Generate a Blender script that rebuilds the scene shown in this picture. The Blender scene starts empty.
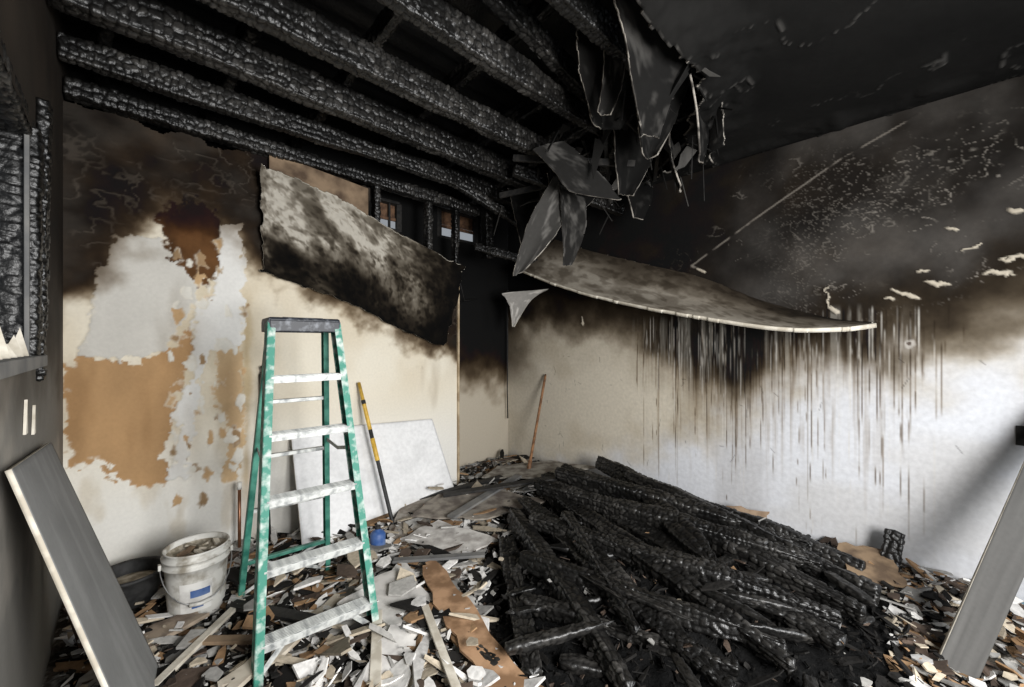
import bpy, math, random
import numpy as np
from mathutils import Vector, Matrix
random.seed(7); rng=np.random.default_rng(7)
COL=bpy.context.scene.collection
CEIL=3.18

# ---------------------------------------------------------------- noise
def _h(ix,iy,s):
    n=(ix.astype(np.int64)*374761393+iy.astype(np.int64)*668265263+s*1442695041)&0xffffffff
    n=((n^(n>>13))*1274126177)&0xffffffff
    n=(n^(n>>16))&0xffffffff
    return n/4294967295.0
def vn(x,y,s=0):
    x=np.asarray(x,float);y=np.asarray(y,float)
    x0=np.floor(x);y0=np.floor(y);fx=x-x0;fy=y-y0
    fx=fx*fx*(3-2*fx);fy=fy*fy*(3-2*fy)
    a=_h(x0,y0,s);b=_h(x0+1,y0,s);c=_h(x0,y0+1,s);d=_h(x0+1,y0+1,s)
    return (a*(1-fx)+b*fx)*(1-fy)+(c*(1-fx)+d*fx)*fy
def fbm(x,y,s=0,o=4):
    r=0;a=.5;t=0
    for i in range(o):
        r=r+a*vn(np.asarray(x)*2**i+i*17.3,np.asarray(y)*2**i-i*9.1,s+i);t+=a;a*=.5
    return r/t
def worley(x,y,s=0,jit=.85,py=None):
    """returns F2-F1 and the random value of the nearest cell; py = wrap period in y"""
    x0=np.floor(x);y0=np.floor(y);f1=np.full(x.shape,9.);f2=np.full(x.shape,9.);cv=np.zeros(x.shape)
    for i in(-1,0,1):
        for j in(-1,0,1):
            cx=x0+i;cy=y0+j;wy=np.mod(cy,py) if py else cy
            px=cx+.5+jit*(_h(cx,wy,s)-.5);pyy=cy+.5+jit*(_h(cx,wy,s+1)-.5)
            d=(np.abs(x-px)**3+np.abs(y-pyy)**3)**(1/3);v=_h(cx,wy,s+2)
            n=d<f1;f2=np.where(n,f1,np.minimum(f2,d));cv=np.where(n,v,cv);f1=np.where(n,d,f1)
    return f2-f1,cv
def sm(a,b,x):
    t=np.clip((x-a)/(b-a),0,1);return t*t*(3-2*t)
def sdpoly(X,Y,poly):
    d=np.full(X.shape,1e9);inside=np.zeros(X.shape,bool);n=len(poly)
    for i in range(n):
        x1,y1=poly[i];x2,y2=poly[(i+1)%n];ex,ey=x2-x1,y2-y1
        t=np.clip(((X-x1)*ex+(Y-y1)*ey)/(ex*ex+ey*ey+1e-12),0,1)
        d=np.minimum(d,np.hypot(X-x1-t*ex,Y-y1-t*ey))
        if y1!=y2:
            inside^=((y1>Y)!=(y2>Y))&(X<(x2-x1)*(Y-y1)/(y2-y1)+x1)
    return np.where(inside,d,-d)
def mix(c,k,m): return c*(1-m[...,None])+np.asarray(k,float)*m[...,None]

# ---------------------------------------------------------------- materials
def vcmat(name,rough=.8,bump=.3,scale=60,spec=.3,var=.25):
    m=bpy.data.materials.new(name);m.use_nodes=True;nt=m.node_tree;b=nt.nodes['Principled BSDF']
    a=nt.nodes.new('ShaderNodeVertexColor');a.layer_name='Col'
    tc=nt.nodes.new('ShaderNodeTexCoord')
    n=nt.nodes.new('ShaderNodeTexNoise');n.inputs['Scale'].default_value=scale;n.inputs['Detail'].default_value=6
    nt.links.new(tc.outputs['Object'],n.inputs['Vector'])
    mr=nt.nodes.new('ShaderNodeMapRange');mr.inputs['From Min'].default_value=.3;mr.inputs['From Max'].default_value=.7
    mr.inputs['To Min'].default_value=1-var;mr.inputs['To Max'].default_value=1+var*.5
    nt.links.new(n.outputs['Fac'],mr.inputs['Value'])
    mx=nt.nodes.new('ShaderNodeVectorMath');mx.operation='SCALE'
    nt.links.new(a.outputs['Color'],mx.inputs[0]);nt.links.new(mr.outputs[0],mx.inputs['Scale'])
    nt.links.new(mx.outputs[0],b.inputs['Base Color'])
    bp=nt.nodes.new('ShaderNodeBump');bp.inputs['Strength'].default_value=bump;bp.inputs['Distance'].default_value=.01
    nt.links.new(n.outputs['Fac'],bp.inputs['Height'])
    nt.links.new(bp.outputs[0],b.inputs['Normal'])
    b.inputs['Roughness'].default_value=rough;b.inputs['Specular IOR Level'].default_value=spec
    return m
def pmat(name,c1,c2=None,scale=20,rough=.6,metal=0,bump=.15,lo=.4,hi=.6,spec=.4):
    c2=c2 or c1
    m=bpy.data.materials.new(name);m.use_nodes=True;nt=m.node_tree;b=nt.nodes['Principled BSDF']
    tc=nt.nodes.new('ShaderNodeTexCoord')
    n=nt.nodes.new('ShaderNodeTexNoise');n.inputs['Scale'].default_value=scale;n.inputs['Detail'].default_value=7
    nt.links.new(tc.outputs['Object'],n.inputs['Vector'])
    r=nt.nodes.new('ShaderNodeValToRGB');r.color_ramp.elements[0].position=lo;r.color_ramp.elements[1].position=hi
    r.color_ramp.elements[0].color=(*c1,1);r.color_ramp.elements[1].color=(*c2,1)
    nt.links.new(n.outputs['Fac'],r.inputs[0]);nt.links.new(r.outputs[0],b.inputs['Base Color'])
    bp=nt.nodes.new('ShaderNodeBump');bp.inputs['Strength'].default_value=bump;bp.inputs['Distance'].default_value=.005
    nt.links.new(n.outputs['Fac'],bp.inputs['Height']);nt.links.new(bp.outputs[0],b.inputs['Normal'])
    b.inputs['Roughness'].default_value=rough;b.inputs['Metallic'].default_value=metal;b.inputs['Specular IOR Level'].default_value=spec
    return m
M_WALL=vcmat('sooted_plaster',.88,.10,50,.15,.05)
M_PEEL=vcmat('blistered_plaster',.88,.16,30,.12,.10)
M_CHAR=vcmat('charred_wood',.40,.35,60,.5,.25)
M_DEB=vcmat('broken_debris',.9,.3,40,.2,.25)
M_FLAKE=vcmat('char_flakes_matte',.8,.5,60,.15,.4)
M_FLOOR=vcmat('ash_floor',.95,1.0,80,.1,.5)
M_RIM=pmat('gypsum_edge',(.42,.38,.31),(.6,.56,.48),14,.9)
M_DARKRIM=pmat('burnt_gypsum_edge',(.04,.035,.03),(.34,.31,.27),12,.9)

# ---------------------------------------------------------------- mesh helpers
def setcol(me,C):
    ca=me.color_attributes.new('Col','FLOAT_COLOR','POINT')
    A=np.ones((len(me.vertices),4),np.float32);A[:,:3]=np.clip(C.reshape(-1,3),0,1);ca.data.foreach_set('color',A.ravel())
def grid_obj(name,P,C,mats,mask=None,solid=0,smooth=True,parent=None):
    n,m=P.shape[:2];idx=np.arange(n*m).reshape(n,m)
    q=np.stack([idx[:-1,:-1],idx[1:,:-1],idx[1:,1:],idx[:-1,1:]],-1)
    if mask is not None:
        k=mask[:-1,:-1]&mask[1:,:-1]&mask[1:,1:]&mask[:-1,1:];q=q[k]
    q=q.reshape(-1,4)
    me=bpy.data.meshes.new(name)
    me.vertices.add(n*m);me.vertices.foreach_set('co',P.reshape(-1).astype(np.float32))
    me.loops.add(len(q)*4);me.loops.foreach_set('vertex_index',q.ravel().astype(np.int32))
    me.polygons.add(len(q));me.polygons.foreach_set('loop_start',np.arange(0,len(q)*4,4,dtype=np.int32))
    me.update(calc_edges=True);me.validate()
    setcol(me,C)
    me.polygons.foreach_set('use_smooth',np.full(len(me.polygons),smooth))
    for x in mats: me.materials.append(x)
    o=bpy.data.objects.new(name,me);COL.objects.link(o)
    if parent: o.parent=parent
    if solid:
        s=o.modifiers.new('s','SOLIDIFY');s.thickness=solid;s.offset=0
        if len(mats)>1: s.material_offset_rim=1
    return o
def poly_obj(name,V,Fc,mats,C=None,parent=None,mi=None,smooth=False,bevel=0):
    me=bpy.data.meshes.new(name);me.from_pydata([tuple(v) for v in V],[],Fc);me.update()
    if C is not None: setcol(me,np.array(C))
    for x in mats: me.materials.append(x)
    if mi: me.polygons.foreach_set('material_index',mi)
    if smooth: me.polygons.foreach_set('use_smooth',[True]*len(me.polygons))
    o=bpy.data.objects.new(name,me);COL.objects.link(o)
    if parent: o.parent=parent
    if bevel:
        b=o.modifiers.new('b','BEVEL');b.width=bevel;b.segments=2
    return o
BF=[(0,3,2,1),(4,5,6,7),(0,1,5,4),(1,2,6,5),(2,3,7,6),(3,0,4,7)]
def box(name,c,s,mat,parent=None,rot=(0,0,0),bevel=.003):
    V=[(x*s[0]/2,y*s[1]/2,z*s[2]/2) for z in(-1,1) for x,y in((-1,-1),(1,-1),(1,1),(-1,1))]
    o=poly_obj(name,V,BF,[mat],parent=parent,bevel=bevel);o.location=c;o.rotation_euler=rot;return o
def stick(name,a,b,w,h,mat,parent=None,bevel=.003,up=(0,0,1)):
    a=Vector(a);b=Vector(b);d=(b-a);L=d.length;d.normalize();up=Vector(up)
    s=d.cross(up);s=s.normalized() if s.length>1e-4 else Vector((1,0,0));u=s.cross(d)
    V=[]
    for t in (0,L):
        for i,j in((-1,-1),(1,-1),(1,1),(-1,1)): V.append(a+d*t+s*i*w/2+u*j*h/2)
    return poly_obj(name,V,BF,[mat],parent=parent,bevel=bevel)
def tube(name,pts,rads,mat,n=12,parent=None,mats=None,mi=None,closed=False):
    pts=[Vector(p) for p in pts];V=[];Fc=[];K=len(pts)
    for i,p in enumerate(pts):
        d=(pts[min(i+1,K-1)]-pts[max(i-1,0)]).normalized() if not closed else (pts[(i+1)%K]-pts[i-1]).normalized()
        ref=Vector((0,0,1)) if abs(d.z)<.9 else Vector((1,0,0))
        s=d.cross(ref).normalized();u=s.cross(d)
        for k in range(n):
            an=2*math.pi*k/n;V.append(p+(s*math.cos(an)+u*math.sin(an))*rads[i])
    fm=[]
    for i in range(K if closed else K-1):
        for k in range(n):
            j=(i+1)%K;Fc.append((i*n+k,i*n+(k+1)%n,j*n+(k+1)%n,j*n+k));fm.append(mi[i] if mi else 0)
    if not closed:
        Fc.append(tuple(range(n-1,-1,-1)));Fc.append(tuple(range((K-1)*n,K*n)));fm+=[fm[0],fm[-1]]
    return poly_obj(name,V,Fc,mats or [mat],parent=parent,mi=fm,smooth=True)
def lathe(name,prof,mats,mi,n=48,parent=None):
    V=[];Fc=[];fm=[]
    for r,z in prof:
        for k in range(n):
            a=2*math.pi*k/n;V.append((r*math.cos(a),r*math.sin(a),z))
    for i in range(len(prof)-1):
        for k in range(n):
            Fc.append((i*n+k,i*n+(k+1)%n,(i+1)*n+(k+1)%n,(i+1)*n+k));fm.append(mi[i])
    return poly_obj(name,V,Fc,mats,parent=parent,mi=fm,smooth=True)
def empty(name,loc=(0,0,0),rz=0):
    e=bpy.data.objects.new(name,None);COL.objects.link(e);e.location=loc;e.rotation_euler=(0,0,rz);e.empty_display_size=.1;return e
def ax(a,b,s): return np.linspace(a,b,int(round((b-a)/s))+1)

# ================================================================= WALL BACK (Y=3.64)
YB=3.64
st=.008
U,Z=np.meshgrid(ax(-.25,2.655,st),ax(0,3.12,st),indexing='ij')
nz=fbm(U*6,Z*6,1,5)-.5;nf=fbm(U*28,Z*28,5,3)-.5
brown1=[(-.25,1.43),(-.18,1.53),(.09,1.48),(.19,1.55),(.35,1.69),(.44,1.59),(.32,1.34),(.27,1.14),(.22,.87),(.24,.73),(.22,.62),(.12,.66),(0,.73),(-.12,.86),(-.25,.84)]
brown2=[(.14,2.42),(.22,2.52),(.35,2.60),(.5,2.58),(.52,2.27),(.47,1.91),(.38,2.08),(.22,2.3)]
grey3=[(-.03,2.29),(.19,2.33),(.38,2.11),(.37,1.9),(.22,1.55),(0,1.49),(-.18,1.54),(-.16,1.8),(-.07,2.12)]
white4=[(.5,2.45),(.65,2.49),(.68,1.92),(.65,1.58),(.47,1.55),(.44,1.34),(.38,.92),(.35,.64),(.24,.67),(.27,1.07),(.35,1.41),(.38,1.76),(.47,1.98)]
tan5=[(.5,1.59),(.65,1.62),(.68,1.02),(.62,.58),(.56,.59),(.59,1.02),(.46,1.19)]
strip6=[(.44,1.95),(.5,2.0),(.48,1.6),(.42,1.3),(.36,1.3),(.41,1.6)]
C=np.zeros(U.shape+(3,))+np.array((.73,.68,.57))
C=mix(C,(.58,.49,.35),sm(.35,.65,fbm(U*1.6,Z*1.1,9,4))*.55*sm(.6,1.5,Z))
C=mix(C,(.75,.74,.705),sm(1.2,.4,Z)*.8)
C=mix(C,(.36,.25,.11),sm(.06,.0,np.abs(U-.69)+nz*.08)*.7*sm(.3,.6,Z)*sm(2.2,1.6,Z))
C=mix(C,(.45,.36,.22),sm(.5,.7,fbm(U*7,Z*3,8,4))*.35*sm(.8,.7,U))
Hh=np.zeros(U.shape)
clean=np.zeros(U.shape)
def patch(poly,col,amp,h,cl,var=.2):
    global C,Hh,clean
    s=sdpoly(U,Z,poly)+nz*amp+nf*amp*.8
    m=sm(-.004,.004,s)
    cc=np.array(col)[None,None,:]*(1+var*(fbm(U*9,Z*5,33,4)-.5)[...,None]*2)
    C=C*(1-m[...,None])+cc*m[...,None]
    rim=sm(.012,.0,np.abs(s-.004))
    C=mix(C,(.66,.61,.52),rim*.5*sm(.35,.6,fbm(U*11,Z*11,34,3)))
    Hh=np.where(m>.5,h,Hh);clean=np.maximum(clean*(1-m),m*cl)
patch(brown1,(.40,.245,.12),.13,-.005,.8,.14)
patch(tan5,(.50,.36,.21),.10,-.004,.6)
patch(strip6,(.48,.34,.19),.08,-.004,.7)
patch(grey3,(.55,.53,.485),.09,.008,.86,.06)
patch(white4,(.68,.67,.64),.10,.008,.85,.06)
patch(brown2,(.10,.045,.016),.14,-.005,.35,.6)
for k in range(60):
    cx=random.uniform(.24,.68);cz=random.uniform(.45,2.35);r=random.uniform(.008,.045)
    pl=[(cx+r*random.uniform(.3,1.3)*math.cos(a),cz+1.8*r*random.uniform(.3,1.3)*math.sin(a)) for a in np.arange(0,6.2,.8)]
    patch(pl,random.choice([(.48,.32,.17),(.66,.64,.58),(.66,.64,.58),(.3,.2,.11)]),.04,.003,.6)
bx=np.array([-.25,-.09,.05,.19,.41,.65,.79,1.47,2.0,2.49,2.66]);bz=np.array([1.84,2.0,2.3,2.48,2.5,2.4,2.2,1.96,1.76,1.56,1.46])
B=np.interp(U,bx,bz)
s=Z-B+nz*.5
soot=sm(-.24,.16,s)*3.4+sm(.0,.5,s)*1.5
soot*= (1-.8*clean*sm(.5,.0,Z-B))
soot*= .55+.8*fbm(U*5,Z*5,41,5)
soot+=sm(2.40,2.66,U+nz*.15)*sm(1.1,2.0,Z)*1.2
soot+=sm(.62,.8,fbm(U*3,Z*.8,44,4))*.3
rdg=1-np.abs(fbm(U*12+nz*2,Z*12,50,3)-.5)*2
blot=sm(.88,.98,rdg)*sm(.0,.3,s)*sm(.38,.62,fbm(U*4,Z*4,51,3))
rd2=1-np.abs(fbm(U*5+nz,Z*9,55,3)-.5)*2
curlm=sm(.95,.985,rd2)*sm(.2,.5,s)*sm(.1,.35,U)*sm(.9,.7,U)
C=C*np.exp(-soot[...,None]*np.array((1.0,1.13,1.28)))
C=C+(sm(.0,.4,s)*(.003+.022*sm(.35,.7,fbm(U*3,Z*5,52,5))))[...,None]*np.array((1,.87,.72))
C=C+blot[...,None]*np.array((.03,.025,.02))*sm(3.05,2.7,Z)[...,None]
C=mix(C,(.12,.10,.08),curlm*.35)
C=np.maximum(C,.005)
Hh=Hh+blot*.006+curlm*.010+nf*.001
hole=[(1.66,3.3),(1.66,2.74),(1.8,2.7),(2.0,2.66),(2.3,2.52),(2.7,2.36),(2.7,3.3)]
mask=(sdpoly(U,Z,hole)+nz*.06<0)&(Z<3.06+nz*.15)
grid_obj('wall_back',np.stack([U,YB-Hh,Z],-1),C,[M_WALL],mask)
# ================================================================= WALL RIGHT (X=3.83)
XR=3.83
U,Z=np.meshgrid(ax(-1.6,4.1,st),ax(0,3.95,st),indexing='ij')
nz=fbm(U*5,Z*5,11,5)-.5;nf=fbm(U*30,Z*30,15,3)-.5
wb=np.interp(U,[-.32,.41,.77,1.05,1.53,2.1,2.61,4.1],[1.45,1.34,1.22,1.05,.72,.48,.2,-.2])
white=sm(.35,-.25,Z-wb+nz*.5)
C=np.zeros(U.shape+(3,))+np.array((.56,.51,.42))
C=mix(C,(.61,.62,.65),white)
C=mix(C,(.42,.36,.27),sm(.45,.7,fbm(U*2,Z*2,19,4))*(1-white)*.5)
C=mix(C,(.52,.51,.50),sm(.45,.7,fbm(U*1.5,Z*2.5,20,5))*white*.6)
sb=np.interp(U,[-.32,.01,.32,.84,1.2,1.53,2.1,3.2,4.06],[1.92,1.82,1.68,1.66,1.5,1.5,1.85,2.02,2.12])
s=Z-sb+nz*.35
soot=sm(-.45,.14,s)*3.0+sm(.0,.4,s)*1.6
soot+= 1.7*np.exp(-((U-1.25)/.34)**2-((Z-1.42)/.26)**2)*(.2+1.3*fbm(U*9,Z*3,61,4))
soot+= 1.0*np.exp(-((U-1.75)/.3)**2-((Z-1.62)/.16)**2)
soot+= .7*np.exp(-((U-.55)/.25)**2-((Z-1.62)/.14)**2)
soot+= 1.6*sm(3.45,4.05,U+nz*.3)*sm(.9,1.6,Z)+.9*np.exp(-((U-3.0)/.3)**2-((Z-1.95)/.2)**2)
soot+= .2*sm(-.9,-.1,s)
soot*=.7+.6*fbm(U*4,Z*4,71,5)
soot+=sm(.55,.75,fbm(U*2.5,Z*1.2,75,4))*.2
grey=sm(.1,.45,s)*sm(2.3,.4,U)
C=C*np.exp(-soot[...,None]*np.array((1.0,1.08,1.18)))
C=C+(grey*(.006+.05*sm(.35,.75,fbm(U*1.8,Z*1.8,77,5))))[...,None]*np.array((1,.92,.84))
def ridge(a,b,sd,w=.12,lo=.955):
    wu=U+w*(fbm(U*6,Z*6,sd,4)-.5);wz=Z+w*(fbm(U*6,Z*6,sd+5,4)-.5)
    r=1-np.abs(fbm(wu*a,wz*b,sd+9,2)-.5)*2
    return sm(lo,.99,r)
reg=sm(1.3,.0,U)*sm(.0,.2,s)*sm(3.15,2.9,Z)
r1=ridge(14,26,180)*sm(.50,.62,fbm(U*4,Z*4,84,4))*reg
r2=ridge(26,44,190,.06,.93)*sm(.46,.58,fbm(U*3,Z*3,86,4))*reg
r3=ridge(10,12,200,.2,.96)*sm(.55,.65,fbm(U*5,Z*5,88,3))*sm(2.2,.8,U)*sm(.1,.3,s)*sm(3.15,3.0,Z)
r4=ridge(7,15,230,.2,.965)*sm(.45,.6,fbm(U*3,Z*3,89,3))*sm(.5,-.2,U)*sm(.1,.3,s)*sm(3.1,2.8,Z)
pr=np.maximum(np.maximum(np.maximum(r1,r2*.8),r3*.5),r4)
C=mix(C,(.31,.28,.24),pr*.5)
flk=np.zeros(U.shape)
for (cy,cz,w,h,a) in [(.17,1.93,.06,.014,.5),(.24,1.90,.03,.010,.2),(.03,1.99,.045,.014,.2),(-.22,2.03,.07,.016,.1),(-.3,2.1,.06,.014,.0),(-.12,2.2,.06,.008,-.2),(.57,1.93,.009,.09,.4),(.55,1.84,.02,.02,.4),(-.3,2.38,.03,.02,.3),(1.5,2.25,.04,.012,.5),(2.86,1.86,.014,.05,.1),(.1,2.08,.03,.012,0),(-.05,2.32,.03,.01,.4)]:
    du=U-cy+nf*.06+nz*.1;dz=Z-cz+nf*.05+nz*.05-a*du
    flk=np.maximum(flk,sm(1.15,.85,np.hypot(du/w,dz/h)))
C=mix(C,(.44,.39,.31),flk)
def seg(U,Z,a,b,w):
    t=np.clip(((U-a[0])*(b[0]-a[0])+(Z-a[1])*(b[1]-a[1]))/((b[0]-a[0])**2+(b[1]-a[1])**2),0,1)
    return sm(w,w*.3,np.hypot(U-a[0]-t*(b[0]-a[0]),Z-a[1]-t*(b[1]-a[1])))
ln=seg(U+nf*.01,Z,(1.61,2.32),(1.05,2.66),.010)+seg(U+nf*.01,Z,(1.05,2.66),(.53,2.95),.009)+seg(U,Z+nf*.01,(.53,2.95),(.11,3.12),.008)+seg(U,Z+nf*.01,(1.61,2.32),(1.5,2.25),.015)
C=mix(C,(.22,.195,.165),np.clip(ln,0,1)*.7*sm(.35,.5,fbm(U*9,Z*9,95,3)))
vst=fbm(U*34,Z*1.2,97,3)
zone=sm(.1,.5,U)*sm(2.3,1.9,U)*sm(.4,1.7,Z+ (vst-.5)*1.0)*sm(1.9,1.8,Z)
C=C*np.exp(-(zone*sm(.5,.8,vst)*.65)[...,None]*np.array((.85,1.0,1.18)))
C=mix(C,(.50,.47,.41),zone*sm(.48,.3,vst)*.25)
for k in range(380):
    y0=random.choice([random.uniform(-.1,2.2),random.gauss(1.35,.34),random.uniform(.1,1.8)])
    if not -.1<y0<2.2: continue
    top=random.uniform(1.5,1.85);L=min(1.5,random.expovariate(1/.55)+.08);bot=top-L
    w=random.uniform(.0018,.0036);wob=.018*(vn(Z*2.3+k*7,Z*0,k)-.5)
    taper=.45+.55*sm(bot,top,Z)
    brk=.35+.65*sm(.3,.5,vn(Z*9+k*3,Z*0,k+9))
    d=sm(w*1.7,w*.3,np.abs(U-y0-wob)/taper)*sm(bot,bot+.15,Z)*sm(top+.05,top,Z)*brk
    if random.random()<.3: C=mix(C,(.58,.55,.50),d*random.uniform(.2,.5))
    else: C=C*np.exp(-(d*random.uniform(.3,1.6))[...,None]*np.array((.92,1.05,1.2)))
hl=np.hypot(U-.16,Z-1.6)
C=mix(C,(.50,.47,.43),sm(.035,.02,hl+nf*.03)*.6);C=mix(C,(.08,.06,.05),sm(.017,.01,hl+nf*.015))
sc=np.zeros(U.shape)
for k in range(40):
    a=(random.uniform(-.3,3.6),random.uniform(.3,1.5));sc+=seg(U,Z,a,(a[0]+random.uniform(-.04,.04),a[1]+random.uniform(-.07,.07)),.005)
C=C*(1-.45*np.clip(sc,0,1)[...,None])
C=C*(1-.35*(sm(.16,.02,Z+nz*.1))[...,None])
C=np.maximum(C,.005)
C=mix(C,(.01,.01,.01),sm(3.19,3.21,Z))
Hh=pr*.008+flk*.014+ln*.003+nf*.0008
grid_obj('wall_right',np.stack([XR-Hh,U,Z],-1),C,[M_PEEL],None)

# ================================================================= NOOK WALL (Y=4.1)
U,Z=np.meshgrid(ax(-.45,3.83,.02),ax(0,3.96,.02),indexing='ij')
nz=fbm(U*5,Z*5,21,5)-.5
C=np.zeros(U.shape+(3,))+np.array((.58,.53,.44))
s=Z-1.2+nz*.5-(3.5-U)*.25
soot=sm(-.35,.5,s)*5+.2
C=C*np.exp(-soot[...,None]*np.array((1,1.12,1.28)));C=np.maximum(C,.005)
wins=[(2.72,3.27,2.86,3.2),(1.95,2.2,2.82,3.12)]
mk=np.ones(U.shape,bool)
for a,b,c,d in wins: mk&=~((U>a)&(U<b)&(Z>c)&(Z<d))
grid_obj('wall_nook',np.stack([U,U*0+4.1,Z],-1),C,[M_WALL],mk)
M_BWOOD=pmat('brown_window_wood',(.07,.035,.018),(.16,.085,.045),18,.7)
M_BLK=pmat('soot_black',(.006,.006,.006),(.02,.018,.016),30,.7,bump=.5)
M_GREYB=pmat('weathered_board',(.10,.10,.10),(.17,.165,.155),6,.75)
for i,(a,b,c,d) in enumerate(wins):
    w=empty('window_%d'%(i+1),(0,0,0))
    stick('sill',(a,4.11,c),(b,4.11,c),.08,.03,M_BLK,w);stick('head',(a,4.11,d),(b,4.11,d),.08,.03,M_BLK,w)
    stick('jamb_1',(a,4.11,c),(a,4.11,d),.06,.04,M_BLK,w);stick('jamb_2',(b,4.11,c),(b,4.11,d),.06,.04,M_BLK,w)
    stick('rail',(a,4.13,c+(d-c)*.42),(b,4.13,c+(d-c)*.42),.03,.03,M_BWOOD,w)
    stick('mullion',((a+b)/2+.02,4.12,c),((a+b)/2+.02,4.12,d),.02,.03,M_BLK,w)
    box('panel',((a+b)/2,4.16,c+(d-c)*.74),(b-a,.02,(d-c)*.45),M_BWOOD,w)
# ================================================================= WALL LEFT (X=-.25) with burnt window
U,Z=np.meshgrid(ax(-.6,4.1,.015),ax(0,3.96,.015),indexing='ij')
nz=fbm(U*5,Z*5,31,5)-.5
C=np.zeros(U.shape+(3,))+np.array((.18,.172,.155))
C=mix(C,(.27,.25,.22),sm(.5,.7,fbm(U*3,Z*3,35,4)))
soot=sm(1.2,2.2,Z+nz*.4)*3
C=C*np.exp(-soot[...,None]*np.array((1,1.1,1.2)));C=C+(.02*sm(2.2,2.6,Z)*fbm(U*3,Z*3,36))[...,None]*np.array((1,.8,.6));C=np.maximum(C,.005)
mk=~((U>1.0)&(U<2.5)&(Z>1.55)&(Z<2.42))
grid_obj('wall_left',np.stack([U*0-.25,U,Z],-1),C,[M_WALL],mk)

# ================================================================= charred beams
def char_beam(name,a,b,w,h,parent=None,seed=0,step=.0065,cl=.036,cr=.05,depth=.010,ragged=.0,up=(0,0,1),bright=1.0,taper=0):
    a=np.array(a,float);b=np.array(b,float);d=b-a;L=np.linalg.norm(d);d/=L
    up=np.array(up,float);s=np.cross(d,up);s/=np.linalg.norm(s);u=np.cross(s,d)
    n=max(6,int(L/step));per=2*(w+h);m=max(16,int(per/.0075))
    t=np.linspace(0,L,n);q=np.linspace(0,per,m,endpoint=False)
    cx=[];cy=[];nx=[];ny=[]
    for v in q:
        if v<w: x,y=v-w/2,-h/2
        elif v<w+h: x,y=w/2,v-w-h/2
        elif v<2*w+h: x,y=w/2-(v-w-h),h/2
        else: x,y=-w/2,h/2-(v-2*w-h)
        e=12;rr=(abs(x/(w/2))**e+abs(y/(h/2))**e)**(1/e);x,y=x/rr,y/rr
        l=math.hypot((x/w)**3,(y/h)**3)+1e-9;cx.append(x);cy.append(y);nx.append((x/w)**3/l);ny.append((y/h)**3/l)
    cx,cy,nx,ny=map(np.array,(cx,cy,nx,ny))
    T,Q=np.meshgrid(t,q,indexing='ij')
    nr=max(3,round(per/cr));row=Q/per*nr
    T2=T+.12*(fbm(T*2.2,T*0,seed+31,2)-.5)+.012*(vn(T*20,row*1.5,seed+1)-.5)
    e1,cv=worley(T2/cl,row,seed+3,.75,nr)
    e2,cv2=worley(T2/cl*2.1,row*2,seed+13,.9,nr*2)
    fine=sm(.45,.6,fbm(T*3,row*.6,seed+41,3))
    prof=sm(.0,.22,e1)*(.45+.7*cv)*(1-fine*.45*(1-sm(0,.2,e2)))
    chk=1-sm(.0,.08,np.abs(np.mod(row+.6*(fbm(T*1.5,row*0,seed+8,3)-.5),2)-1))
    prof=prof*(1-.6*chk)
    burn=(fbm(T*1.7,Q*.3+seed,seed+2,3)-.5)
    D=depth*(prof*1.3-.6)+burn*(ragged+.006)*2
    wob=.02*(fbm(T*.8,T*0,seed+21,3)-.5)
    tp=1.0
    if taper: tp=(1-taper*sm(.7,1,T/L))*(1-taper*.6*sm(.2,0,T/L))
    X=cx[None,:]*(1+burn*.25)*tp+nx[None,:]*D+wob;Y=cy[None,:]*(1+burn*.25)*tp+ny[None,:]*D
    P=a+T[...,None]*d+X[...,None]*s+Y[...,None]*u
    g=(.003+.028*np.clip(prof,0,1)**2.0*(.1+1.5*sm(.38,.72,fbm(T*3,Q*6,seed+7,4))))*bright  # ash-pale cell tops, with the beams' grey highlights also painted into the colour
    C=g[...,None]*np.array((1,.94,.86))
    P=np.concatenate([P,P[:,:1]],1);C=np.concatenate([C,C[:,:1]],1)
    for e,(sgn) in ((0,-1),(-1,1)):
        cen=P[e].mean(0,keepdims=True)+d*sgn*.01
        ring=np.repeat(cen,P.shape[1],0)[None]
        if e==0: P=np.concatenate([ring,P]);C=np.concatenate([C[:1]*.5,C])
        else: P=np.concatenate([P,ring]);C=np.concatenate([C,C[-1:]*.5])
    return grid_obj(name,P,C,[M_CHAR],None,0,True,parent)

jo=empty('charred_ceiling_joists')
char_beam('plate',(-.24,3.6,3.12),(2.9,3.6,3.08),.10,.10,jo,3)
char_beam('joist_1',(-.24,3.28,3.2),(3.6,3.28,3.2),.07,.13,jo,11)
char_beam('joist_2',(-.24,2.82,3.27),(3.5,2.82,3.2),.10,.19,jo,12,cl=.045,cr=.06)
char_beam('joist_2b',(-.24,3.0,3.33),(3.3,3.0,3.3),.07,.14,jo,22)
char_beam('joist_3',(-.24,2.28,3.24),(3.1,2.3,3.2),.09,.16,jo,13,taper=.3)
char_beam('joist_4',(-.24,1.76,3.27),(3.0,1.8,3.24),.08,.16,jo,14,taper=.3)
char_beam('joist_5',(-.24,1.22,3.28),(2.6,1.25,3.26),.08,.16,jo,15,taper=.3)
char_beam('joist_6',(.4,1.5,3.48),(3.4,1.9,3.4),.08,.14,jo,16)
char_beam('header',(2.55,.9,3.42),(3.0,4.0,3.3),.09,.16,jo,17)
char_beam('header_2',(3.3,1.0,3.5),(3.4,4.0,3.4),.09,.16,jo,18)
for i,(x,y) in enumerate([(-.1,3.85),(.5,3.85),(1.1,3.85)]): char_beam('rafter_%d'%i,(x,3.9,3.35),(x+.2,.6,3.85),.06,.14,jo,30+i,.012)
for i,x in enumerate((1.9,2.6,3.2)): char_beam('rafter_r%d'%i,(x,3.9,3.6),(x+.1,.6,3.85),.06,.14,jo,40+i,.012)
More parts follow.
